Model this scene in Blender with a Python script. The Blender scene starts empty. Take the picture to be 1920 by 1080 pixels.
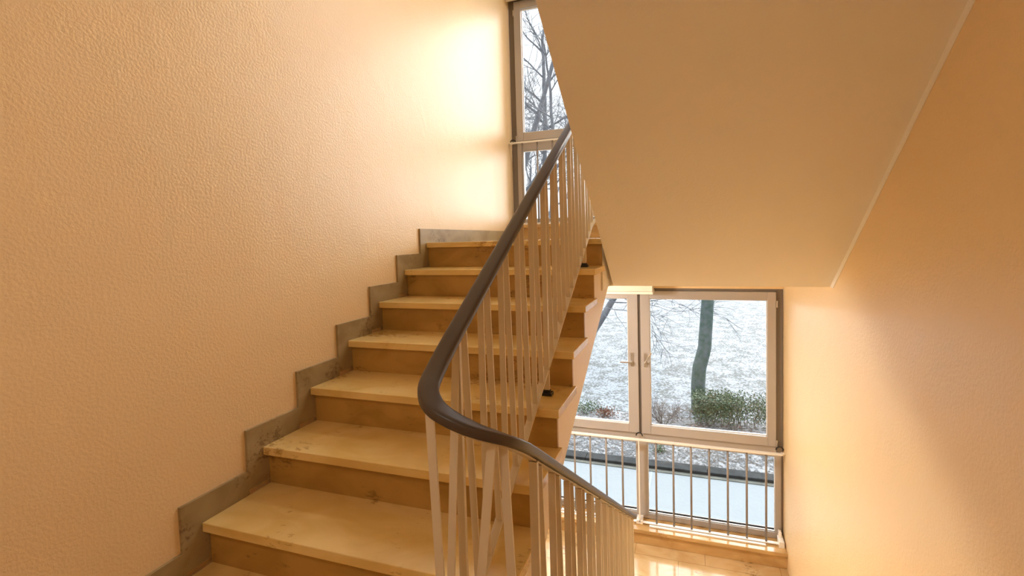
import bpy, bmesh, math, random
from mathutils import Vector, Matrix, noise
C = bpy.context.scene.collection
S = bpy.context.scene

# ------------------------------------------------------------------ camera
cd = bpy.data.cameras.new('camera'); cam = bpy.data.objects.new('camera', cd); C.objects.link(cam)
cam.matrix_world = Matrix(((0.94336, 0.00881147, 0.33165378, 1.74472),
                           (0.33065832, 0.05682442, -0.94203825, -1.30872),
                           (-0.02714677, 0.9983453, 0.0506923, 1.03322),
                           (0, 0, 0, 1)))
cd.sensor_width = 36; cd.lens = 929.46/1920*36
cd.shift_x = -(964.91-960)/1920; cd.shift_y = (494.47-540)/1920
cd.clip_start = .02; cd.clip_end = 200
S.camera = cam

# ------------------------------------------------------------------ world, lights, exposure
S.view_settings.view_transform = 'Standard'; S.view_settings.look = 'None'
S.view_settings.exposure = 0.52; S.view_settings.gamma = 1; S.view_settings.use_curve_mapping = False
S.cycles.max_bounces = 12; S.cycles.diffuse_bounces = 8; S.cycles.transparent_max_bounces = 16
S.cycles.sample_clamp_indirect = 8
w = bpy.data.worlds.new('overcast'); S.world = w; w.use_nodes = True
nt = w.node_tree; nt.nodes.clear()
o_ = nt.nodes.new('ShaderNodeOutputWorld'); bg = nt.nodes.new('ShaderNodeBackground')
tc = nt.nodes.new('ShaderNodeTexCoord'); sx = nt.nodes.new('ShaderNodeSeparateXYZ'); cr = nt.nodes.new('ShaderNodeValToRGB')
nt.links.new(tc.outputs['Generated'], sx.inputs[0]); nt.links.new(sx.outputs['Z'], cr.inputs[0])
nt.links.new(cr.outputs[0], bg.inputs[0]); nt.links.new(bg.outputs[0], o_.inputs[0])
cr.color_ramp.elements[0].position = 0.0; cr.color_ramp.elements[0].color = (.23, .245, .26, 1)
cr.color_ramp.elements[1].position = 1.0; cr.color_ramp.elements[1].color = (.62, .66, .70, 1)
e = cr.color_ramp.elements.new(.36); e.color = (.25, .265, .28, 1)
e = cr.color_ramp.elements.new(.62); e.color = (.5, .53, .56, 1)
bg.inputs[1].default_value = 3.6
SUN = 8.5
sd = bpy.data.lights.new('veiled_sun', 'SUN'); sd.energy = SUN; sd.angle = math.radians(95); sd.color = (1.0, .97, .93)
so = bpy.data.objects.new('veiled_sun', sd); C.objects.link(so)
so.rotation_euler = Vector((-.10, -1.0, -.66)).to_track_quat('-Z', 'Y').to_euler()
FILL_UP, FILL_LOW, FILL_MID = 66.0, 120.0, 22.0  # emission of the fill lamps, added because daylight alone is too weak

# ------------------------------------------------------------------ materials
def newmat(name):
    m = bpy.data.materials.new(name); m.use_nodes = True
    b = m.node_tree.nodes['Principled BSDF']
    return m, m.node_tree, b
def mat(name, col, rough=.5, metal=0, var=.0, vscale=6, bump=0, bscale=80, spec=.5, col2=None, coat=0, detail=6):
    m, nt, b = newmat(name)
    b.inputs['Roughness'].default_value = rough; b.inputs['Metallic'].default_value = metal
    b.inputs['Specular IOR Level'].default_value = spec; b.inputs['Coat Weight'].default_value = coat
    b.inputs['Coat Roughness'].default_value = .15
    tc = nt.nodes.new('ShaderNodeTexCoord')
    if var or col2:
        n = nt.nodes.new('ShaderNodeTexNoise'); n.inputs['Scale'].default_value = vscale; n.inputs['Detail'].default_value = detail
        nt.links.new(tc.outputs['Object'], n.inputs['Vector'])
        r = nt.nodes.new('ShaderNodeValToRGB'); r.color_ramp.elements[0].position = .35; r.color_ramp.elements[1].position = .65
        c2 = col2 or tuple(c*(1-var) for c in col)
        r.color_ramp.elements[0].color = (*c2, 1); r.color_ramp.elements[1].color = (*col, 1)
        nt.links.new(n.outputs['Fac'], r.inputs[0]); nt.links.new(r.outputs[0], b.inputs['Base Color'])
    else: b.inputs['Base Color'].default_value = (*col, 1)
    if bump:
        n = nt.nodes.new('ShaderNodeTexNoise'); n.inputs['Scale'].default_value = bscale; n.inputs['Detail'].default_value = 3
        nt.links.new(tc.outputs['Object'], n.inputs['Vector'])
        bp = nt.nodes.new('ShaderNodeBump'); bp.inputs['Strength'].default_value = bump; bp.inputs['Distance'].default_value = .004
        nt.links.new(n.outputs['Fac'], bp.inputs['Height']); nt.links.new(bp.outputs[0], b.inputs['Normal'])
    return m
def plaster(name, col, rough, bump=.35):
    # rolled plaster: fine grain plus broad trowel waves that break up the sheen
    m, nt, b = newmat(name)
    b.inputs['Base Color'].default_value = (*col, 1); b.inputs['Specular IOR Level'].default_value = .6
    tc = nt.nodes.new('ShaderNodeTexCoord')
    n1 = nt.nodes.new('ShaderNodeTexNoise'); n1.inputs['Scale'].default_value = 95; n1.inputs['Detail'].default_value = 3
    n2 = nt.nodes.new('ShaderNodeTexNoise'); n2.inputs['Scale'].default_value = 4.5; n2.inputs['Detail'].default_value = 3; n2.inputs['Distortion'].default_value = .6
    for n in (n1, n2): nt.links.new(tc.outputs['Object'], n.inputs['Vector'])
    b1 = nt.nodes.new('ShaderNodeBump'); b1.inputs['Strength'].default_value = bump; b1.inputs['Distance'].default_value = .003
    b2 = nt.nodes.new('ShaderNodeBump'); b2.inputs['Strength'].default_value = .16; b2.inputs['Distance'].default_value = .02
    nt.links.new(n1.outputs['Fac'], b1.inputs['Height']); nt.links.new(n2.outputs['Fac'], b2.inputs['Height'])
    nt.links.new(b2.outputs[0], b1.inputs['Normal']); nt.links.new(b1.outputs[0], b.inputs['Normal'])
    b.inputs['Roughness'].default_value = rough
    return m
def stone(name, light, dark, vein, rough=.22, scale=3.0, spots=True, joints=None):
    m, nt, b = newmat(name)
    tc = nt.nodes.new('ShaderNodeTexCoord')
    mp = nt.nodes.new('ShaderNodeMapping'); mp.inputs['Scale'].default_value = (1, 1.6, 2.2)
    nt.links.new(tc.outputs['Object'], mp.inputs[0])
    n = nt.nodes.new('ShaderNodeTexNoise'); n.inputs['Scale'].default_value = scale; n.inputs['Detail'].default_value = 9; n.inputs['Distortion'].default_value = .8
    nt.links.new(mp.outputs[0], n.inputs['Vector'])
    r = nt.nodes.new('ShaderNodeValToRGB'); r.color_ramp.elements[0].position = .36; r.color_ramp.elements[1].position = .62
    r.color_ramp.elements[0].color = (*dark, 1); r.color_ramp.elements[1].color = (*light, 1)
    nt.links.new(n.outputs['Fac'], r.inputs[0])
    v = nt.nodes.new('ShaderNodeTexNoise'); v.inputs['Scale'].default_value = 26; v.inputs['Detail'].default_value = 8; v.inputs['Roughness'].default_value = .7
    nt.links.new(mp.outputs[0], v.inputs['Vector'])
    big = nt.nodes.new('ShaderNodeTexNoise'); big.inputs['Scale'].default_value = 4.2; big.inputs['Detail'].default_value = 2
    nt.links.new(tc.outputs['Object'], big.inputs['Vector'])
    mu = nt.nodes.new('ShaderNodeMath'); mu.operation = 'MULTIPLY'
    nt.links.new(v.outputs['Fac'], mu.inputs[0]); nt.links.new(big.outputs['Fac'], mu.inputs[1])
    r2 = nt.nodes.new('ShaderNodeValToRGB'); r2.color_ramp.elements[0].position = .335; r2.color_ramp.elements[1].position = .40
    r2.color_ramp.elements[0].color = (0, 0, 0, 1); r2.color_ramp.elements[1].color = (.75, .75, .75, 1)
    nt.links.new(mu.outputs[0], r2.inputs[0])
    mx = nt.nodes.new('ShaderNodeMix'); mx.data_type = 'RGBA'
    nt.links.new(r2.outputs[0], mx.inputs['Factor']); nt.links.new(r.outputs[0], mx.inputs['A']); mx.inputs['B'].default_value = (*vein, 1)
    out = mx.outputs['Result']
    if joints:
        br = nt.nodes.new('ShaderNodeTexBrick'); br.inputs['Scale'].default_value = 1; br.inputs['Mortar Size'].default_value = .0015
        br.inputs['Brick Width'].default_value = joints[0]; br.inputs['Row Height'].default_value = joints[1]; br.offset = .37
        br.inputs['Color1'].default_value = br.inputs['Color2'].default_value = (0, 0, 0, 1); br.inputs['Mortar'].default_value = (1, 1, 1, 1)
        nt.links.new(tc.outputs['Object'], br.inputs['Vector'])
        m3 = nt.nodes.new('ShaderNodeMix'); m3.data_type = 'RGBA'
        nt.links.new(br.outputs['Color'], m3.inputs['Factor']); nt.links.new(out, m3.inputs['A']); m3.inputs['B'].default_value = (.16, .09, .03, 1)
        out = m3.outputs['Result']
    nt.links.new(out, b.inputs['Base Color'])
    b.inputs['Roughness'].default_value = rough
    return m
M = {}
M['wall'] = plaster('orange_plaster', (.83, .635, .37), .38, .6)
M['soffit'] = plaster('cream_plaster', (.82, .77, .68), .5, .3)
M['stringer'] = plaster('beige_paint', (.76, .65, .52), .5, .1)
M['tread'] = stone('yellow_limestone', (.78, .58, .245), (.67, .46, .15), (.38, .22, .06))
M['riser'] = stone('shaded_limestone', (.47, .28, .07), (.35, .195, .04), (.18, .09, .02), rough=.35)  # step limestone darkened: the shade on the risers is put into the colour
M['skirt'] = stone('grey_limestone', (.37, .285, .15), (.27, .195, .09), (.15, .09, .04), rough=.4)
M['floor'] = stone('limestone_tiles', (.62, .47, .27), (.50, .34, .16), (.25, .14, .05), rough=.12, joints=(.62, .3))
M['sill'] = stone('limestone_sill', (.60, .41, .19), (.48, .30, .12), (.25, .14, .05), rough=.15)
M['pvc'] = mat('dark_brown_plastic', (.064, .046, .036), .38, spec=.5)
M['paint'] = mat('beige_metal_paint', (.65, .565, .42), .38, spec=.5)
M['bar'] = mat('backlit_bar_paint', (.26, .235, .22), .4)  # bars coloured darker to stand in for their backlit silhouettes
M['alu'] = mat('champagne_aluminium', (.43, .405, .395), .38, metal=.2)
M['alu_dark'] = mat('bronze_aluminium', (.19, .165, .145), .4, metal=.2)
M['white'] = mat('white_metal_paint', (.86, .85, .83), .3)
M['chrome'] = mat('brushed_steel', (.62, .60, .58), .28, metal=.9)
M['rubber'] = mat('black_rubber', (.012, .011, .010), .5)
M['whiteplaster'] = mat('white_plaster', (.88, .84, .77), .6)
for _k, _e in (('fill_up', FILL_UP), ('fill_low', FILL_LOW), ('fill_mid', FILL_MID)):  # glowing domes of the added fill lamps
    M[_k], _n, _b = newmat('fill_glow_'+_k)
    _b.inputs['Base Color'].default_value = (.9, .85, .75, 1)
    _b.inputs['Emission Color'].default_value = (1.0, .95, .88, 1); _b.inputs['Emission Strength'].default_value = _e
# pane: clear with a fresnel reflection
g_ = bpy.data.materials.new('window_glass'); g_.use_nodes = True; gn = g_.node_tree; gn.nodes.clear()
go = gn.nodes.new('ShaderNodeOutputMaterial'); gt = gn.nodes.new('ShaderNodeBsdfTransparent'); gg = gn.nodes.new('ShaderNodeBsdfGlossy')
gm = gn.nodes.new('ShaderNodeMixShader'); gf = gn.nodes.new('ShaderNodeFresnel'); gf.inputs[0].default_value = 1.35
gt.inputs[0].default_value = (.975, .985, .99, 1); gg.inputs['Roughness'].default_value = .02
gn.links.new(gf.outputs[0], gm.inputs[0]); gn.links.new(gt.outputs[0], gm.inputs[1]); gn.links.new(gg.outputs[0], gm.inputs[2]); gn.links.new(gm.outputs[0], go.inputs[0])
M['glass'] = g_
# outdoors
def speckled(name, snow, dirt, scale, thr, wid=.06, stretch=(1, 1, 1), bump=.4, scale2=3.):
    m, nt, b = newmat(name)
    tc = nt.nodes.new('ShaderNodeTexCoord'); mp = nt.nodes.new('ShaderNodeMapping'); mp.inputs['Scale'].default_value = stretch
    nt.links.new(tc.outputs['Object'], mp.inputs[0])
    n = nt.nodes.new('ShaderNodeTexNoise'); n.inputs['Scale'].default_value = scale; n.inputs['Detail'].default_value = 6; n.inputs['Roughness'].default_value = .65
    k = nt.nodes.new('ShaderNodeTexNoise'); k.inputs['Scale'].default_value = scale2; k.inputs['Detail'].default_value = 3
    nt.links.new(mp.outputs[0], n.inputs['Vector']); nt.links.new(mp.outputs[0], k.inputs['Vector'])
    a = nt.nodes.new('ShaderNodeMath'); a.operation = 'MULTIPLY_ADD'; a.inputs[1].default_value = .45
    nt.links.new(k.outputs['Fac'], a.inputs[0]); nt.links.new(n.outputs['Fac'], a.inputs[2])
    r = nt.nodes.new('ShaderNodeValToRGB'); r.color_ramp.elements[0].position = thr; r.color_ramp.elements[1].position = thr+wid
    r.color_ramp.elements[0].color = (*dirt, 1); r.color_ramp.elements[1].color = (*snow, 1)
    nt.links.new(a.outputs[0], r.inputs[0]); nt.links.new(r.outputs[0], b.inputs['Base Color'])
    bp = nt.nodes.new('ShaderNodeBump'); bp.inputs['Strength'].default_value = bump; bp.inputs['Distance'].default_value = .05
    nt.links.new(a.outputs[0], bp.inputs['Height']); nt.links.new(bp.outputs[0], b.inputs['Normal'])
    b.inputs['Roughness'].default_value = .8
    return m
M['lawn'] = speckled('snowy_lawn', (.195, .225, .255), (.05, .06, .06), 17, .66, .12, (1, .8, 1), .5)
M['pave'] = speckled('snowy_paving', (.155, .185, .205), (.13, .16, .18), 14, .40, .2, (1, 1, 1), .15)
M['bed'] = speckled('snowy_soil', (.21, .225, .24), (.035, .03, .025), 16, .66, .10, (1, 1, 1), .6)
M['kerb'] = mat('wet_concrete_kerb', (.030, .034, .036), .9, var=.4, vscale=8, spec=.15)
M['gutter'] = mat('pale_gutter_stone', (.12, .125, .11), .85, var=.3, vscale=6, spec=.2)
M['joint'] = mat('wet_paving_joint', (.20, .25, .28), .7)
M['pebble'] = mat('frosted_pebbles', (.21, .23, .25), .8, col2=(.11, .105, .10), vscale=9)
M['leaf'] = mat('hedge_leaf', (.045, .095, .035), .5, col2=(.10, .13, .085), vscale=5)
M['leaf_pale'] = mat('dry_leaf', (.17, .17, .12), .6, col2=(.08, .10, .05), vscale=9)
M['brown_leaf'] = mat('brown_leaf', (.20, .07, .03), .7, col2=(.11, .05, .03), vscale=9)
M['bark'] = mat('mossy_bark', (.05, .09, .07), .85, col2=(.10, .125, .135), vscale=10, bump=.8, bscale=30)
M['bark_far'] = mat('grey_bark', (.17, .18, .20), .85, var=.3, vscale=5)
M['twig'] = mat('dark_twig', (.11, .085, .075), .8)

# ------------------------------------------------------------------ mesh helpers
class MB:
    def __init__(s): s.v = []; s.f = []
    def add(s, vs, fs):
        n = len(s.v); s.v += [tuple(v) for v in vs]; s.f += [tuple(i+n for i in f) for f in fs]; return s
    def box(s, x0, x1, y0, y1, z0, z1):
        vs = [(x, y, z) for z in (z0, z1) for y in (y0, y1) for x in (x0, x1)]
        return s.add(vs, [(0, 2, 3, 1), (4, 5, 7, 6), (0, 1, 5, 4), (2, 6, 7, 3), (0, 4, 6, 2), (1, 3, 7, 5)])
    def prism(s, poly, x0, x1):      # polygon in (y, z), extruded along x
        n = len(poly); vs = [(x0, y, z) for y, z in poly]+[(x1, y, z) for y, z in poly]
        return s.add(vs, [tuple(range(n)), tuple(range(2*n-1, n-1, -1))]+[(i, i+n, (i+1) % n+n, (i+1) % n) for i in range(n)])
    def bar(s, p0, p1, w, t, wd=(1, 0, 0)):   # flat bar with its width along wd
        p0, p1 = Vector(p0), Vector(p1); d = (p1-p0).normalized(); wd = Vector(wd); wd = (wd-d*wd.dot(d)).normalized(); td = d.cross(wd)
        vs = [p+wd*a*w/2+td*b*t/2 for p in (p0, p1) for a, b in ((-1, -1), (1, -1), (1, 1), (-1, 1))]
        return s.add(vs, [(3, 2, 1, 0), (4, 5, 6, 7)]+[(i, (i+1) % 4, (i+1) % 4+4, i+4) for i in range(4)])
    def sweep(s, path, prof, up=(0, 0, 1), cap=True):
        path = [Vector(p) for p in path]; n = len(path); k = len(prof); rings = []
        for i, p in enumerate(path):
            t = (path[min(i+1, n-1)]-path[max(i-1, 0)]).normalized()
            side = t.cross(Vector(up)).normalized(); u = side.cross(t)
            rings += [p+side*a+u*b for a, b in prof]
        fs = [(i*k+j, i*k+(j+1) % k, (i+1)*k+(j+1) % k, (i+1)*k+j) for i in range(n-1) for j in range(k)]
        if cap: fs += [tuple(range(k-1, -1, -1)), tuple(range((n-1)*k, n*k))]
        return s.add(rings, fs)
    def tube(s, path, r, seg=6):
        path = [Vector(p) for p in path]; n = len(path); rr = r if isinstance(r, (list, tuple)) else [r]*n; vs = []
        t0 = (path[1]-path[0]).normalized(); a = t0.orthogonal().normalized()
        for i, p in enumerate(path):
            t = (path[min(i+1, n-1)]-path[max(i-1, 0)]).normalized(); a = (a-t*a.dot(t)).normalized(); b = t.cross(a)
            vs += [p+(a*math.cos(q*2*math.pi/seg)+b*math.sin(q*2*math.pi/seg))*rr[i] for q in range(seg)]
        fs = [(i*seg+j, i*seg+(j+1) % seg, (i+1)*seg+(j+1) % seg, (i+1)*seg+j) for i in range(n-1) for j in range(seg)]
        fs += [tuple(range(seg-1, -1, -1)), tuple(range((n-1)*seg, n*seg))]
        return s.add(vs, fs)
    def build(s, name, m, parent=None, bevel=0, smooth=False, **props):
        me = bpy.data.meshes.new(name); me.from_pydata(s.v, [], s.f); me.validate()
        bm = bmesh.new(); bm.from_mesh(me); bmesh.ops.recalc_face_normals(bm, faces=bm.faces); bm.to_mesh(me); bm.free()
        me.materials.append(m)
        if smooth:
            for p in me.polygons: p.use_smooth = True
        o = bpy.data.objects.new(name, me); C.objects.link(o)
        if parent is not None: o.parent = parent; o.matrix_parent_inverse = Matrix.Translation(-parent.location)
        if bevel:
            b = o.modifiers.new('bevel', 'BEVEL'); b.width = bevel; b.segments = 2; b.limit_method = 'ANGLE'; b.angle_limit = .6
        for k, v in props.items(): o[k] = v
        return o
def thing(name, loc, label, cat, group=None):
    o = bpy.data.objects.new(name, None); o.empty_display_size = .1; C.objects.link(o); o.location = loc
    o['label'] = label; o['category'] = cat
    if group: o['group'] = group
    return o
def tag(o, label, cat, group=None, kind=None):
    o['label'] = label; o['category'] = cat
    if group: o['group'] = group
    if kind: o['kind'] = kind
    return o
ST = dict(kind='structure')

# ------------------------------------------------------------------ dimensions
R_, G = .17, .2938          # rise and going of the left flight; nosing of step k at y = k*G, z = k*R_
W = 1.247                    # free end of the treads
XR, YW = 2.542, 3.683        # right wall, window plane
FH = 2.97                    # storey height
LZ, LLZ, CZ = 6*R_, 6*R_-FH, -.51   # upper landing, lower landing, the floor one stands on

# ------------------------------------------------------------------ room shell
YB = -2.9
MB().box(-.2, 0, YB-.2, YW+.12, -3.6, 5.6).build('wall_left', M['wall'], **ST)
MB().box(XR, XR+.2, YB-.2, YW+.12, -3.6, 5.6).build('wall_right', M['wall'], **ST)
MB().box(-.2, XR+.2, YB-.2, YB, -3.6, 5.6).build('wall_back', M['wall'], **ST)
wf = MB()                                            # the window wall: only bands between, above and below the windows
for a, b in ((-3.6, LLZ+.15), (.515, LZ+.15), (.515+FH, 5.6)): wf.box(0, XR, YW-.02, YW+.12, a, b)
wf.build('wall_front', M['wall'], **ST)
MB().box(-.2, XR+.2, YB-.2, YW+.12, 5.6, 5.8).build('ceiling', M['whiteplaster'], **ST)
# landing ceilings over the camera and over the upper landing, with the slope between them
cl = MB().box(0, XR, YB, -.75, 2.2, 2.4)
cl.prism([(-.75, 2.2), (2.1, 3.66), (YW-.03, 3.66), (YW-.03, 3.95), (2.1, 3.95), (-.75, 2.4)], 0, 1.24)
cl.build('ceiling', M['soffit'], **ST)
MB().box(0, XR, YB, -.56, CZ-.2, CZ).build('floor', M['floor'], **ST)
MB().box(0, XR, 2.4, YW-.03, LLZ-.2, LLZ).build('floor', M['floor'], **ST)
MB().box(-.2, XR+.2, YB-.2, YW+.12, -3.8, -3.6).build('floor', M['floor'], **ST)
MB().box(0, 1.235, 1.80, YW-.03, LZ-.03, LZ).box(1.235, XR, 2.12, YW-.03, LZ-.03, LZ).build('floor', M['floor'], **ST)
MB().box(0, 1.232, 1.81, YW-.03, .692, LZ-.031).box(1.232, XR, 2.1, YW-.03, .692, LZ-.031).build('ceiling', M['soffit'], **ST)
MB().box(0, XR, 2.42, YW-.03, LZ-.33+FH, LZ-.32+FH).build('ceiling', M['soffit'], **ST)
# light band of soffit paint that runs down the right wall
sl = .668
MB().prism([(2.1, .695), (.30, .693+1.8*sl), (.24, .693+1.8*sl), (2.04, .690)], XR-.003, XR-.0005).build('trim_1', M['whiteplaster'], **ST)
# white boxed-in blind housings at the head of each window
for i, z in enumerate((.485, .485+FH)):
    MB().box(.001, 1.425, 3.40, 3.60, z+.026, z+.2).build('trim_%d' % (i+2), M['soffit'], bevel=.003, **ST)
    MB().box(.001, 1.43, 3.385, 3.605, z, z+.025).build('trim_%d' % (i+6), M['whiteplaster'], bevel=.003, **ST)
# stepped stone plinth under each window
for z in (LLZ, LZ):
    MB().box(0, XR, 3.46, YW-.021, z, z+.135).box(0, XR, 3.44, YW-.021, z+.115, z+.15).build('trim_4' if z < 0 else 'trim_5', M['sill'], bevel=.004, **ST)
# skirting of the left wall, stepped with the flight
sk = [(-.66, CZ), (-.66, CZ+.1)]
for k in range(-2, 7): sk += [(k*G-.078, (k-1)*R_+.098), (k*G-.078, k*R_+.098)]
sk += [(3.44, LZ+.09), (3.44, LZ), (6*G+.03, LZ)]
for k in range(6, -3, -1): sk += [(k*G+.045, k*R_-.04), (k*G+.045, (k-1)*R_)]
sk2 = MB()
for k in range(-2, 6):     # one upright and one level piece per step
    y = k*G-.078
    sk2.prism([(y, (k-1)*R_+.02), (y, k*R_+.098), (y+G, k*R_+.098), (y+G, k*R_-.06), (k*G+.05, k*R_-.06), (k*G+.05, (k-1)*R_+.02)], .0002, .012)
sk2.prism([(6*G-.078, 5*R_), (6*G-.078, LZ+.098), (3.44, LZ+.09), (3.44, LZ), (6*G+.05, LZ), (6*G+.05, 5*R_)], .0002, .012)
sk2.box(.0002, .012, YB, -2*G-.078, CZ, CZ+.1)
sk2.build('baseboard_left', M['skirt'], **ST)

# ------------------------------------------------------------------ staircases
def slab_body(k0, k1, r, g, y0, z0, bottom, ytop_end, zb_end, d=1):
    pts = []
    for k in range(k0, k1+1):
        y = y0+d*(k*g+.05); pts += [(y, z0+(k-1)*r-.036), (y, z0+k*r-.036)]
    return pts
st = thing('staircase', (.6, -.6, CZ), 'yellow limestone staircase climbing along the left orange wall to the upper window', 'staircase')
pts = slab_body(-2, 5, R_, G, 0, 0, None, None, None)
pts[0] = (-2*G+.05, CZ)
pts += [(1.806, 5*R_-.036), (1.806, .690), (2.09, .690), (2.04, .665), (.72, .034), (-.25, CZ+.002)]
MB().prism(pts, .013, 1.222).build('stringer', M['stringer'], st)
for k in range(-2, 7):
    y1 = (k+1)*G+.05 if k < 6 else 1.8
    MB().box(.0125, W, k*G, y1-.001, k*R_-.035, k*R_).build('tread', M['tread'], st, bevel=.003)
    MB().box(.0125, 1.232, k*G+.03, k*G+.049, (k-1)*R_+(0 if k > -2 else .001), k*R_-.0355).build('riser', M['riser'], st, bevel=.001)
# flight going up again over the right side, seen from below
up = thing('staircase', (1.9, 2.1, LZ), 'smooth cream underside of the next staircase flight sloping above on the right', 'staircase')
und = [(2.098, .693), (-.2, .693+2.298*sl), (-.2, 2.45)]
for i in range(8, 0, -1): und += [(2.05-(i-1)*.2812-.2812, LZ+.02+(i-1)*.18+.18*0), (2.05-(i-1)*.2812, LZ+.02+(i-1)*.18)]
ub = [(2.098, .693), (-.2, .693+2.298*sl), (-.2, LZ+8*.18-.04)]
for i in range(8, 0, -1):
    y = 2.05-i*.28
    ub += [(y, LZ+i*.18-.04), (y+.28, LZ+i*.18-.04)]
ub += [(2.05, LZ-.04), (2.098, LZ-.04)]
MB().prism(ub, 1.256, XR-.0005).build('stringer', M['soffit'], up)
for i in range(1, 9):
    y = 2.05-i*.28
    MB().box(1.25, XR-.001, y-.0 if i < 8 else -.19, y+.31, LZ+i*.18-.038, LZ+i*.18).build('tread', M['tread'], up)
# flight going down on the right
dn = thing('staircase', (1.9, 2.3, LLZ), 'lower staircase flight dropping behind the nearest balusters toward the lower landing', 'staircase')
db = [(-.555, CZ-.04), (.10, CZ-.04)]
for i in range(1, 8):
    y = .10+(i-1)*.286
    db += [(y, CZ-.18*i-.04), (y+.286, CZ-.18*i-.04)]
db += [(.10+7*.286, LLZ), (1.85, LLZ), (-.4, CZ-.28), (-.555, CZ-.28)]
MB().prism(db, 1.29, XR-.0005).build('stringer', M['stringer'], dn)
MB().box(1.27, XR-.001, -.555, .11, CZ-.038, CZ).build('tread', M['floor'], dn)
for i in range(1, 8):
    y = .10+(i-1)*.286
    MB().box(1.27, XR-.001, y+.001, y+.30, CZ-.18*i-.038, CZ-.18*i).build('tread', M['tread'], dn)

# ------------------------------------------------------------------ stair railing
def catmull(p, n=4):
    p = [Vector(q) for q in p]; q = [p[0]]
    for a, b in zip(p[:-1], p[1:]):
        m = int((b-a).length/.07); q += [a.lerp(b, j/m) for j in range(1, m)]
        q.append(b)
    p = q; out = []
    for i in range(len(p)-1):
        a, b, c, d = p[max(i-1, 0)], p[i], p[i+1], p[min(i+2, len(p)-1)]
        m = 1 if (c-b).length > .4 else n
        for j in range(m):
            t = j/m; out.append(.5*((2*b)+(c-a)*t+(2*a-5*b+4*c-d)*t*t+(3*b-a-3*c+d)*t**3) if m > 1 else b.copy())
    out.append(p[-1]); return out
XL, XN = 1.147, 1.36
zl = lambda y: .847+.577*y       # height of the handrail over the left flight
zr = lambda y: .405-.627*y       # and over the flight going down
path = [(XN, 1.7, zl(1.9)+.26), (XN, 1.86, zl(1.9)+.16), (1.33, 1.96, zl(1.9)+.09), (1.25, 2.0, zl(1.9)+.06), (1.18, 1.96, zl(1.9)+.045), (XL, 1.88, zl(1.88)),
        (XL, 1.75, zl(1.75)), (XL, .02, zl(.02)), (XL, -.14, zl(-.14)), (1.151, -.235, .712), (1.168, -.302, .685), (1.205, -.342, .662), (1.255, -.352, .640),
        (1.305, -.335, .615), (1.342, -.29, .585), (1.358, -.225, .545), (XN, -.15, zr(-.15)), (XN, -.03, zr(-.03)), (XN, 2.05, zr(2.05)), (XN, 2.14, zr(2.14)),
        (1.345, 2.20, zr(2.19)), (1.29, 2.235, zr(2.21)-.01), (1.22, 2.20, zr(2.2)-.06)]
rp = catmull(path)
prof = [(.5*.050*math.copysign(abs(math.cos(a))**.45, math.cos(a)), .5*.027*math.copysign(abs(math.sin(a))**.5, math.sin(a))) for a in [i*math.pi/9 for i in range(18)]]
rl = thing('stair_railing', (1.25, -.3, CZ), 'beige metal stair railing with dark brown handrail curving round between the two flights', 'railing')
MB().sweep(rp, prof).build('handrail', M['pvc'], rl, smooth=True)
core = [p+Vector((0, 0, -.0160)) for p in rp]
MB().sweep(core, [(-.010, -.003), (.010, -.003), (.010, .003), (-.010, .003)]).build('rail_core', M['paint'], rl)
DROP = .837
low = [p+Vector((0, 0, -DROP)) for p in rp]
MB().sweep(low, [(-.014, -.004), (.014, -.004), (.014, .004), (-.014, .004)]).build('bottom_rail', M['paint'], rl)
def baluster(pt, pb): MB().bar(pb, pt, .021, .005).build('baluster', M['paint'], rl)
def post(x, y, ztop, zlow, zfoot):
    po = MB().box(x-.008, x+.014, y-.0065, y+.0065, zfoot+.012, ztop-.02).build('post', M['paint'], rl)
    f = MB().box(x-.022, x+.026, y-.022, y+.022, zfoot, zfoot+.014).box(x-.013, x+.018, y-.012, y+.012, zfoot+.014, zfoot+.024)
    f.build('post_foot', M['rubber'], po, bevel=.003)
sp = .176
for i in range(-1, 12):
    y = .066+sp*i
    if i % 5 == 4: post(XL, y, zl(y), 0, math.floor(y/G)*R_)
    else: baluster((XL, y, zl(y)-.022), (XL, y, zl(y)-DROP+.004))
    if i < 11: baluster((XL, y+.05, zl(y+.05)-.022), (XL, y+.10, zl(y+.10)-DROP+.004))
spr = .18
for i in range(0, 13):
    y = -.12+spr*i
    if i % 5 == 0 or i == 12:
        zf = CZ if y < .1 else CZ-.18*(math.floor((y-.10)/.286)+1)
        post(XN, y, zr(y), 0, max(zf, LLZ))
    else: baluster((XN, y, zr(y)-.022), (XN, y, zr(y)-DROP+.004))
    if i < 12: baluster((XN, y+.05, zr(y+.05)-.022), (XN, y+.10, zr(y+.10)-DROP+.004))
for a, b in (((1.184, -.328, .652), (1.222, -.345, -.19)), ((1.328, -.312, .578), (1.252, -.34, -.2)), ((1.345, -.285, .564), (1.362, -.25, -.25)), ((XL, -.105, .765), (1.152, -.225, -.12))):
    baluster(a, b)

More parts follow.
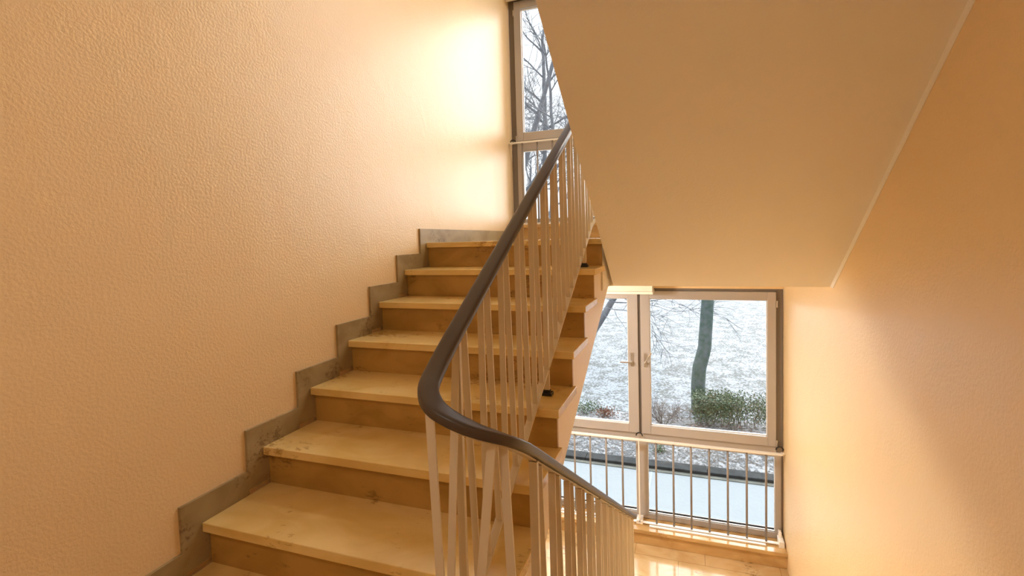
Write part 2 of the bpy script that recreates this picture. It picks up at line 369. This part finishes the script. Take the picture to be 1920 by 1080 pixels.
# ------------------------------------------------------------------ windows
def frame_rect(mb, x0, x1, z0, z1, w, y0, y1, wb=None):
    wb = wb or w
    mb.box(x0, x0+w, y0, y1, z0, z1).box(x1-w, x1, y0, y1, z0, z1).box(x0+w, x1-w, y0, y1, z1-w, z1).box(x0+w, x1-w, y0, y1, z0, z0+wb)
def window(n, dz, label):
    root = thing('window_%d' % n, (1.27, YW, LLZ+.15+dz), label, 'window'); root['kind'] = 'structure'
    zb, zt = LLZ+.15+dz, .515+dz
    f = MB()
    f.box(.004, .062, YW-.02, YW+.06, zb, zt).box(2.483, XR-.003, YW-.02, YW+.06, zb, zt)
    f.box(.062, 2.483, YW-.02, YW+.06, zt-.024, zt).box(.062, 2.483, YW-.02, YW+.06, zb, zb+.06)
    f.box(1.262, 1.296, YW-.02, YW+.06, zb, zt)
    f.build('frame', M['alu_dark'], root, bevel=.002)
    t = MB().box(.062, 2.483, YW-.025, YW+.05, -1.03+dz, -.93+dz).box(1.232, 1.343, YW-.03, YW+.05, zb+.03, -1.0+dz)
    t.box(.06, .12, YW-.024, YW+.05, zb, -1.0+dz).box(2.474, 2.525, YW-.024, YW+.05, zb, -1.0+dz)
    t.box(.062, 2.50, YW-.028, YW+.05, zb+.004, -1.74+dz)
    t.build('transom', M['alu'], root, bevel=.003)
    for x0, x1, gx0, gx1, hx, flip in ((.064, 1.266, .137, 1.168, 1.205, -1), (1.292, 2.481, 1.377, 2.410, 1.335, 1)):
        s = MB()
        s.box(x0, gx0, YW-.045, YW+.03, -.928+dz, .490+dz).box(gx1, x1, YW-.045, YW+.03, -.928+dz, .490+dz)
        s.box(gx0, gx1, YW-.045, YW+.03, .412+dz, .490+dz).box(gx0, gx1, YW-.045, YW+.03, -.928+dz, -.842+dz)
        so_ = s.build('sash', M['alu'], root, bevel=.004)
        MB().box(gx0-.005, gx1+.005, YW+.004, YW+.012, -.848+dz, .418+dz).build('pane', M['glass'], so_)
        # light gasket line along the glass
        b = MB(); frame_rect(b, gx0, gx1, -.842+dz, .412+dz, .006, YW-.012, YW+.002); b.build('glazing_bead', M['white'], so_)
        zc = -.19+dz
        h = MB().box(hx-.016, hx+.016, YW-.053, YW-.044, zc-.07, zc+.07)
        h.tube([(hx, YW-.05, zc-.02), (hx, YW-.085, zc-.02)], .009, 10)
        if flip < 0: h.bar((hx+.006, YW-.09, zc-.02), (hx-.11, YW-.09, zc-.022), .016, .010, (0, 0, 1))
        else: h.bar((hx, YW-.09, zc-.026), (hx+.06, YW-.09, zc+.085), .016, .010, (1, 0, 0))
        h.build('handle', M['chrome'], so_, bevel=.002)
    for gx0, gx1 in ((.118, 1.234), (1.341, 2.477)):
        MB().box(gx0, gx1, YW+.008, YW+.016, -1.745+dz, -1.028+dz).build('pane', M['glass'], root)
        b = MB(); frame_rect(b, gx0, gx1, -1.742+dz, -1.028+dz, .007, YW-.01, YW+.006); b.build('glazing_bead', M['white'], root)
    for z in (-.90, .38):
        for x in (.058, 2.488):
            MB().tube([(x, YW-.035, z-.03+dz), (x, YW-.035, z+.03+dz)], .008, 8).build('hinge', M['chrome'], root)
window(1, 0, 'tall lower landing window with two casements over low fixed panes onto the snowy lawn')
window(2, FH, 'tall upper landing window at the stair top looking into bare branches')

def guard(dz, label):
    y = 3.56; r = thing('window_guard_rail', (1.27, y, LLZ+.15+dz), label, 'railing', 'guard rails in front of the landing windows')
    p = [(.012, y+.03), (.03, y), (.10, y-.005), (2.42, y-.005), (2.51, y), (2.53, y+.03)]
    MB().sweep([(a, b, -.96+dz) for a, b in p], [(-.019, -.008), (.019, -.008), (.019, .008), (-.019, .008)]).build('top_rail', M['white'], r, bevel=.003)
    MB().box(.05, 2.50, y-.017, y+.017, -1.788+dz, -1.780+dz).build('bottom_rail', M['white'], r, bevel=.001)
    MB().box(.14, 1.16, y-.05, y-.022, -1.799+dz, -1.789+dz).box(1.36, 2.38, y-.05, y-.022, -1.799+dz, -1.789+dz).build('rail_reflection', M['white'], r)  # reflection of the bottom rail on the sill, built as white strips
    for i in range(15):
        x = .147+.16*i
        if i == 7:
            MB().box(x-.006, x+.006, y-.02, y+.016, -1.78+dz, -.968+dz).build('post', M['white'], r)
            continue
        MB().tube([(x, y, -1.782+dz), (x, y, -.965+dz)], .0095, 8).build('bar', M['bar'], r, smooth=True)
    for x0, x1 in ((.015, .06), (2.485, 2.53)):
        MB().box(x0, x1, y-.045, y+.075, -1.80+dz, -1.745+dz).box(x0+.01, x1-.012, y+.03, y+.09, -1.76+dz, -1.70+dz).build('bracket', M['white'], r, bevel=.003)
    MB().box(1.235, 1.295, y-.02, y+.09, -1.80+dz, -1.765+dz).build('bracket', M['white'], r, bevel=.003)
    for x in (.03, 1.267, 2.505):
        MB().tube([(x+.03*math.cos(a), y+.055+.02*math.sin(a)*0, -.945+dz+.032*math.sin(a)) for a in [i*math.pi/8 for i in range(9)]], .006, 6).build('clip', M['rubber'], r, smooth=True)
guard(0, 'white metal guard rail with thin round bars across the lower window')
guard(FH, 'white metal guard rail across the upper window beside the left wall')

# ------------------------------------------------------------------ fill lamps added out of view to brighten the stairwell
def lamp(loc, label, m, r=.17):
    t = thing('fill_lamp', loc, label, 'lamp', 'added fill lamps out of view')
    x, y, z = loc
    a = MB(); a.sweep([(x, y, z), (x, y, z-.03)], [(r*.9*math.cos(q*math.pi/12), r*.9*math.sin(q*math.pi/12)) for q in range(24)], up=(0, 1, 0)); a.build('base', M['white'], t)
    g = MB(); n = 24
    for j in range(7):
        h = j/6*math.pi/2; g.v += [(x+r*math.cos(h)*math.cos(q*2*math.pi/n)+0, y+r*math.cos(h)*math.sin(q*2*math.pi/n), z-.03-.09*math.sin(h)) for q in range(n)]
    g.f += [(j*n+q, j*n+(q+1) % n, (j+1)*n+(q+1) % n, (j+1)*n+q) for j in range(6) for q in range(n)]
    g.build('fill_dome', M[m], t, smooth=True)
lamp((1.1, -1.9, 2.2), 'unseen fill lamp added over the middle landing', 'fill_mid')
lamp((1.85, 2.75, LZ-.33+FH), 'unseen fill lamp added over the upper landing', 'fill_up')
lamp((.42, 2.2, .692), 'unseen fill lamp added over the lower landing', 'fill_low')

# ------------------------------------------------------------------ outdoors
GZ = -2.9
rnd = random.Random(5)
def ground(name, x0, x1, y0, y1, z, m, th=.3):
    return MB().box(x0, x1, y0, y1, z-th, z).build(name, m)
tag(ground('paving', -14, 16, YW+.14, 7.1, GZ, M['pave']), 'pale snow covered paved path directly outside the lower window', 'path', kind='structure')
tag(ground('planting_bed', -14, 16, 7.36, 9.75, GZ+.0, M['bed']), 'snowy planting bed strewn with pebbles behind the dark kerb', 'ground', kind='structure')
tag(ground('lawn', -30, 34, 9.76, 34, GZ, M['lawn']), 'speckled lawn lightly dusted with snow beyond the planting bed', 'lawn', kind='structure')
kb = MB()
for i in range(-14, 16): kb.box(i+.003, i+.997, 7.11, 7.35, GZ-.2, GZ+.06)
tag(kb.build('kerb', M['kerb'], bevel=.01), 'dark wet concrete kerb edging the snowy path', 'kerb', kind='structure')
tag(MB().box(-14, 16, 7.02, 7.108, GZ-.1, GZ+.012).build('gutter', M['gutter']), 'pale narrow gutter strip in front of the dark kerb', 'gutter', kind='structure')
jn = MB()
for x in (-1.7, 1.13, 2.98): jn.add([(x-.012, 3.9, GZ+.003), (x+.012, 3.9, GZ+.003), (x+.012, 7.1, GZ+.003), (x-.012, 7.1, GZ+.003)], [(0, 1, 2, 3)])
pp = []; y = 5.35
for i in range(60):
    x = -1.2+i*.085; y += rnd.uniform(-.008, .008); pp.append((x, y, GZ+.004))
jn.sweep(pp, [(-.008, -.002), (.008, -.002), (.008, .002), (-.008, .002)])
tag(jn.build('paving_joint', M['joint']), 'dark wet cracks and joints showing through the snow on the path', 'joint', kind='stuff')
# frosted pebbles, one countless scatter
pb = MB()
for i in range(5200):
    x = rnd.uniform(-2.6, 5.2); y = rnd.uniform(7.38, 9.3); s = rnd.uniform(.02, .05)
    if rnd.random() < (y-7.4)/2.6: continue
    q = rnd.uniform(0, 3); a, b = s*math.cos(q), s*math.sin(q); h = s*rnd.uniform(.4, .8)
    pb.add([(x+a, y+b, GZ), (x-b*.7, y+a*.7, GZ), (x-a, y-b, GZ), (x+b*.7, y-a*.7, GZ), (x+.3*a, y+.3*b, GZ+h), (x-.3*a, y-.3*b, GZ+h)],
           [(0, 1, 4), (1, 5, 4), (1, 2, 5), (2, 3, 5), (3, 4, 5), (3, 0, 4)])
tag(pb.build('pebbles', M['pebble']), 'frosted pale pebbles covering the bed behind the kerb', 'pebbles', kind='stuff')
lv = MB()
for i in range(420):
    x = rnd.gauss(2.9, .75) if i % 3 else rnd.uniform(-1, 4.5); y = rnd.gauss(8.75, .28); s = rnd.uniform(.015, .035); q = rnd.uniform(0, 6.3)
    z = GZ+rnd.uniform(.02, .10); v = Vector((math.cos(q), math.sin(q), rnd.uniform(-.3, .3)))*s; u = Vector((-math.sin(q), math.cos(q), rnd.uniform(-.3, .3)))*s*.6; c = Vector((x, y, z))
    lv.add([c+v, c+u, c-v, c-u], [(0, 1, 2, 3)])
tag(lv.build('fallen_leaves', M['brown_leaf']), 'reddish brown fallen leaves lying under the hedge', 'leaves', kind='stuff')

def leafcloud(mb, n, pos, smin=.014, smax=.03):
    for i in range(n):
        c = Vector(pos()); s = rnd.uniform(smin, smax)
        d = Vector((rnd.uniform(-1, 1), rnd.uniform(-1, 1), rnd.uniform(-.6, 1))).normalized(); e = d.orthogonal().normalized(); e.rotate(Matrix.Rotation(rnd.uniform(0, 6.3), 3, d))
        f = d.cross(e)
        mb.add([c-e*s, c-f*s*.55+d*s*.1, c+e*s, c+f*s*.55+d*s*.1], [(0, 1, 2, 3)])
# clipped hedge
hd = thing('hedge', (2.5, 9.55, GZ), 'clipped green hedge with frosted leaves at the foot of the mossy tree', 'hedge')
stm = MB()
for i in range(46):
    x = rnd.uniform(1.85, 3.35); y = rnd.uniform(9.3, 9.8); p = [(x, y, GZ)]
    for j in range(4): p.append((p[-1][0]+rnd.uniform(-.07, .07), p[-1][1]+rnd.uniform(-.07, .07), GZ+.14*(j+1)))
    stm.tube(p, [.009, .007, .006, .004, .003], 4)
stm.build('stems', M['twig'], hd)
def hp():
    x = rnd.uniform(1.80, 3.42); t = (x-1.8)/1.6
    z = GZ+(.16+.22*max(0, t-.3))*rnd.random()+ rnd.random()**.7*(.52-.1*t); return (x+rnd.gauss(0, .02), rnd.uniform(9.22, 9.86), max(GZ+.1, z+rnd.gauss(0, .02)))
h1 = MB(); leafcloud(h1, 7600, lambda: (lambda p: p if p[0] < 2.75 or rnd.random() < .4 else (p[0]-.9, p[1], p[2]))(hp()))
h1.build('foliage', M['leaf'], hd)
h2 = MB(); leafcloud(h2, 1100, lambda: (lambda p: p if p[0] > 2.5 else (p[0]+.7, p[1], p[2]))(hp()), .012, .024)
h2.build('foliage', M['leaf_pale'], hd, label='paler snow dusted leaves')

def grow(mb, p, d, ln, r, depth, rn, minr=.004, droop=0., spread=.6, seg=5, kids=None):
    n = 4; path = [p.copy()]; rr = [r]; q = p.copy(); dd = d.normalized()
    for i in range(n):
        dd = (dd+Vector((rn.gauss(0, .13), rn.gauss(0, .13), rn.gauss(0, .09)-droop))).normalized(); q = q+dd*ln/n
        path.append(q.copy()); rr.append(max(minr*.6, r*(1-.45*(i+1)/n)))
    mb.tube(path, rr, seg if depth > 2 else 3)
    if depth <= 0: return
    k = kids or rn.choice((3, 4, 4, 5))
    for i in range(k):
        j = rn.choice((1, 2, 3, 4)) if i else n
        t = (path[j]-path[j-1]).normalized(); s = t.orthogonal().normalized(); s.rotate(Matrix.Rotation(rn.uniform(0, 6.3), 3, t))
        nd = (t*rn.uniform(.7, 1.1)+s*rn.uniform(spread*.6, spread*1.4)).normalized()
        nd.z += .08-droop*2
        grow(mb, path[j], nd, ln*rn.uniform(.55, .85), max(minr, rr[j]*rn.uniform(.5, .75)), depth-1, rn, minr, droop, spread, seg)
def tree(base, trunk_pts, radii, label, seed, depth=5, ln=2.2, limbs=8, mt='bark_far', z0=.35, extra=None, kids=None, droop=.0, minr=.006, group=None):
    rn = random.Random(seed)
    t = thing('tree', base, label, 'tree', group)
    pts = [Vector(base)+Vector(q) for q in trunk_pts]; fine = catmull(pts, 5)
    # catmull() keeps long spans straight: resample them
    path = []
    for a, b in zip(fine[:-1], fine[1:]):
        m = max(1, int((b-a).length/.3)); path += [a.lerp(b, i/m) for i in range(m)]
    path.append(fine[-1]); N = len(path)
    rad = [radii[0]+(radii[1]-radii[0])*i/(N-1) for i in range(N)]
    rad[0] *= 1.35
    if N > 2: rad[1] *= 1.12
    MB().tube([p+Vector((noise.noise(p*1.3)*.03, 0, 0)) for p in path], rad, 14).build('trunk', M[mt], t, smooth=True)
    b = MB()
    for i in range(limbs):
        j = min(N-1, int(N*(z0+(1-z0)*(i+rn.random())/limbs)))
        q = rn.uniform(0, 6.3) if i else 1.
        d = Vector((math.cos(q), math.sin(q), rn.uniform(.3, 1.1)))
        grow(b, path[j], d, ln*rn.uniform(.7, 1.15)*(1-.45*j/N), rad[j]*.5, depth-1, rn, minr, droop, kids=kids)
    grow(b, path[-1], path[-1]-path[-2], ln*.7, rad[-1], depth-1, rn, minr)
    if extra:
        for p, d, l, r in extra: grow(b, Vector(p), Vector(d), l, r, depth-2, rn, minr, .03)
    b.build('branches', M[mt], t)
    return t
tree((1.90, 10.2, GZ), [(0, 0, 0), (.03, 0, .6), (.06, 0, 1.0), (.16, 0, 1.45), (.20, 0, 2.0), (.22, 0, 2.6), (.2, .1, 4.4), (.1, .1, 7.0)], (.155, .08),
     'mossy leaning tree trunk rising behind the clipped hedge', 11, depth=4, ln=1.9, limbs=6, mt='bark', z0=.66, minr=.007)
tree((-1.55, 14, GZ), [(0, 0, 0), (.35, 0, .8), (.85, 0, 1.55), (1.15, .1, 2.1), (1.3, .2, 3.6), (1.2, .2, 6.2)], (.12, .05),
     'slim grey tree leaning right beyond the left casement of the lower window', 7, depth=5, ln=2.0, limbs=8, z0=.42, minr=.007,
     extra=[((-.5, 14, -1.0), (.9, -.5, .05), 1.6, .02), ((-.45, 14, -.8), (1, -.3, -.12), 1.5, .018), ((-.6, 14, -1.2), (.8, -.8, .1), 1.4, .016)])
tree((-4.75, 22, GZ), [(0, 0, 0), (-.03, 0, 3), (-.05, 0, 7), (.03, 0, 10), (.02, 0, 13.5)], (.17, .07),
     'straight bare tree in the middle of the upper window', 21, depth=4, ln=3.2, limbs=9, z0=.35, minr=.012)
tree((-6.9, 21, GZ), [(0, 0, 0), (.6, 0, 3.5), (1.0, 0, 6.0), (1.6, 0, 8.0), (2.5, 0, 10.6), (3.0, 0, 12.2)], (.24, .08),
     'thick dark bare tree leaning right low in the upper window', 33, depth=4, ln=3.4, limbs=9, z0=.38, minr=.012)
tree((-8.4, 26, GZ), [(0, 0, 0), (.1, 0, 4), (.6, 0, 9), (.5, 0, 14)], (.22, .08),
     'far bare tree behind the others at the left edge of the upper window', 45, depth=4, ln=3.6, limbs=7, z0=.4, minr=.014)
tree((-3.2, 17, GZ), [(0, 0, 0), (-.1, 0, 3), (.2, 0, 7), (.1, 0, 9.5)], (.12, .05),
     'slender bare tree close to the sloping soffit edge in the upper window', 58, depth=4, ln=2.2, limbs=8, z0=.5, minr=.008)

# leafless shrub in the bed
sh = thing('shrub', (1.2, 9.1, GZ), 'leafless dark shrub left of the hedge near the window mullion', 'shrub')
b = MB(); rn = random.Random(3)
for i in range(16):
    q = rn.uniform(0, 6.3); grow(b, Vector((1.2+rn.uniform(-.06, .06), 9.1+rn.uniform(-.06, .06), GZ)), Vector((.5*math.cos(q), .5*math.sin(q), 1)), .34, .007, 2, rn, .0025, seg=4, kids=4)
b.build('twigs', M['twig'], sh)
# low branches on the ground line between shrub and hedge
b = MB()
for i in range(18):
    x = rn.uniform(1.25, 1.8); grow(b, Vector((x, 9.5+rn.uniform(-.2, .2), GZ)), Vector((rn.uniform(-1, 1), rn.uniform(-.4, .4), .45)), .22, .005, 2, rn, .0022, seg=4)
tag(b.build('low_shrub', M['twig']), 'low tangle of bare twigs between the leafless shrub and the hedge', 'shrub')
# small evergreen tuft and a rusty brown plant on the left
def low_plant(name, label, x, y, sx, sy, h, n, m):
    t = thing(name, (x, y, GZ), label, 'plant')
    sm = MB()
    for i in range(14):
        a, c = rnd.gauss(0, sx), rnd.gauss(0, sy)
        sm.tube([(x+a*.4, y+c*.4, GZ), (x+a*.7, y+c*.7, GZ+h*.6), (x+a, y+c, GZ+h*1.2)], [.004, .003, .002], 4)
    sm.build('stems', M['twig'], t)
    lf = MB(); leafcloud(lf, n, lambda: (rnd.gauss(x, sx), rnd.gauss(y, sy), GZ+abs(rnd.gauss(h, h*.7))), .012, .026); lf.build('foliage', M[m], t)
low_plant('evergreen_plant', 'small low green plant at the far left of the bed', -.42, 9.55, .2, .12, .10, 650, 'leaf')
low_plant('withered_plant', 'rusty brown withered plant right of the low green plant', 0, 9.4, .11, .1, .08, 380, 'brown_leaf')
low_plant('small_plant', 'tiny green plant among the pebbles beside the window mullion', 1.2, 7.85, .06, .06, .06, 160, 'leaf')
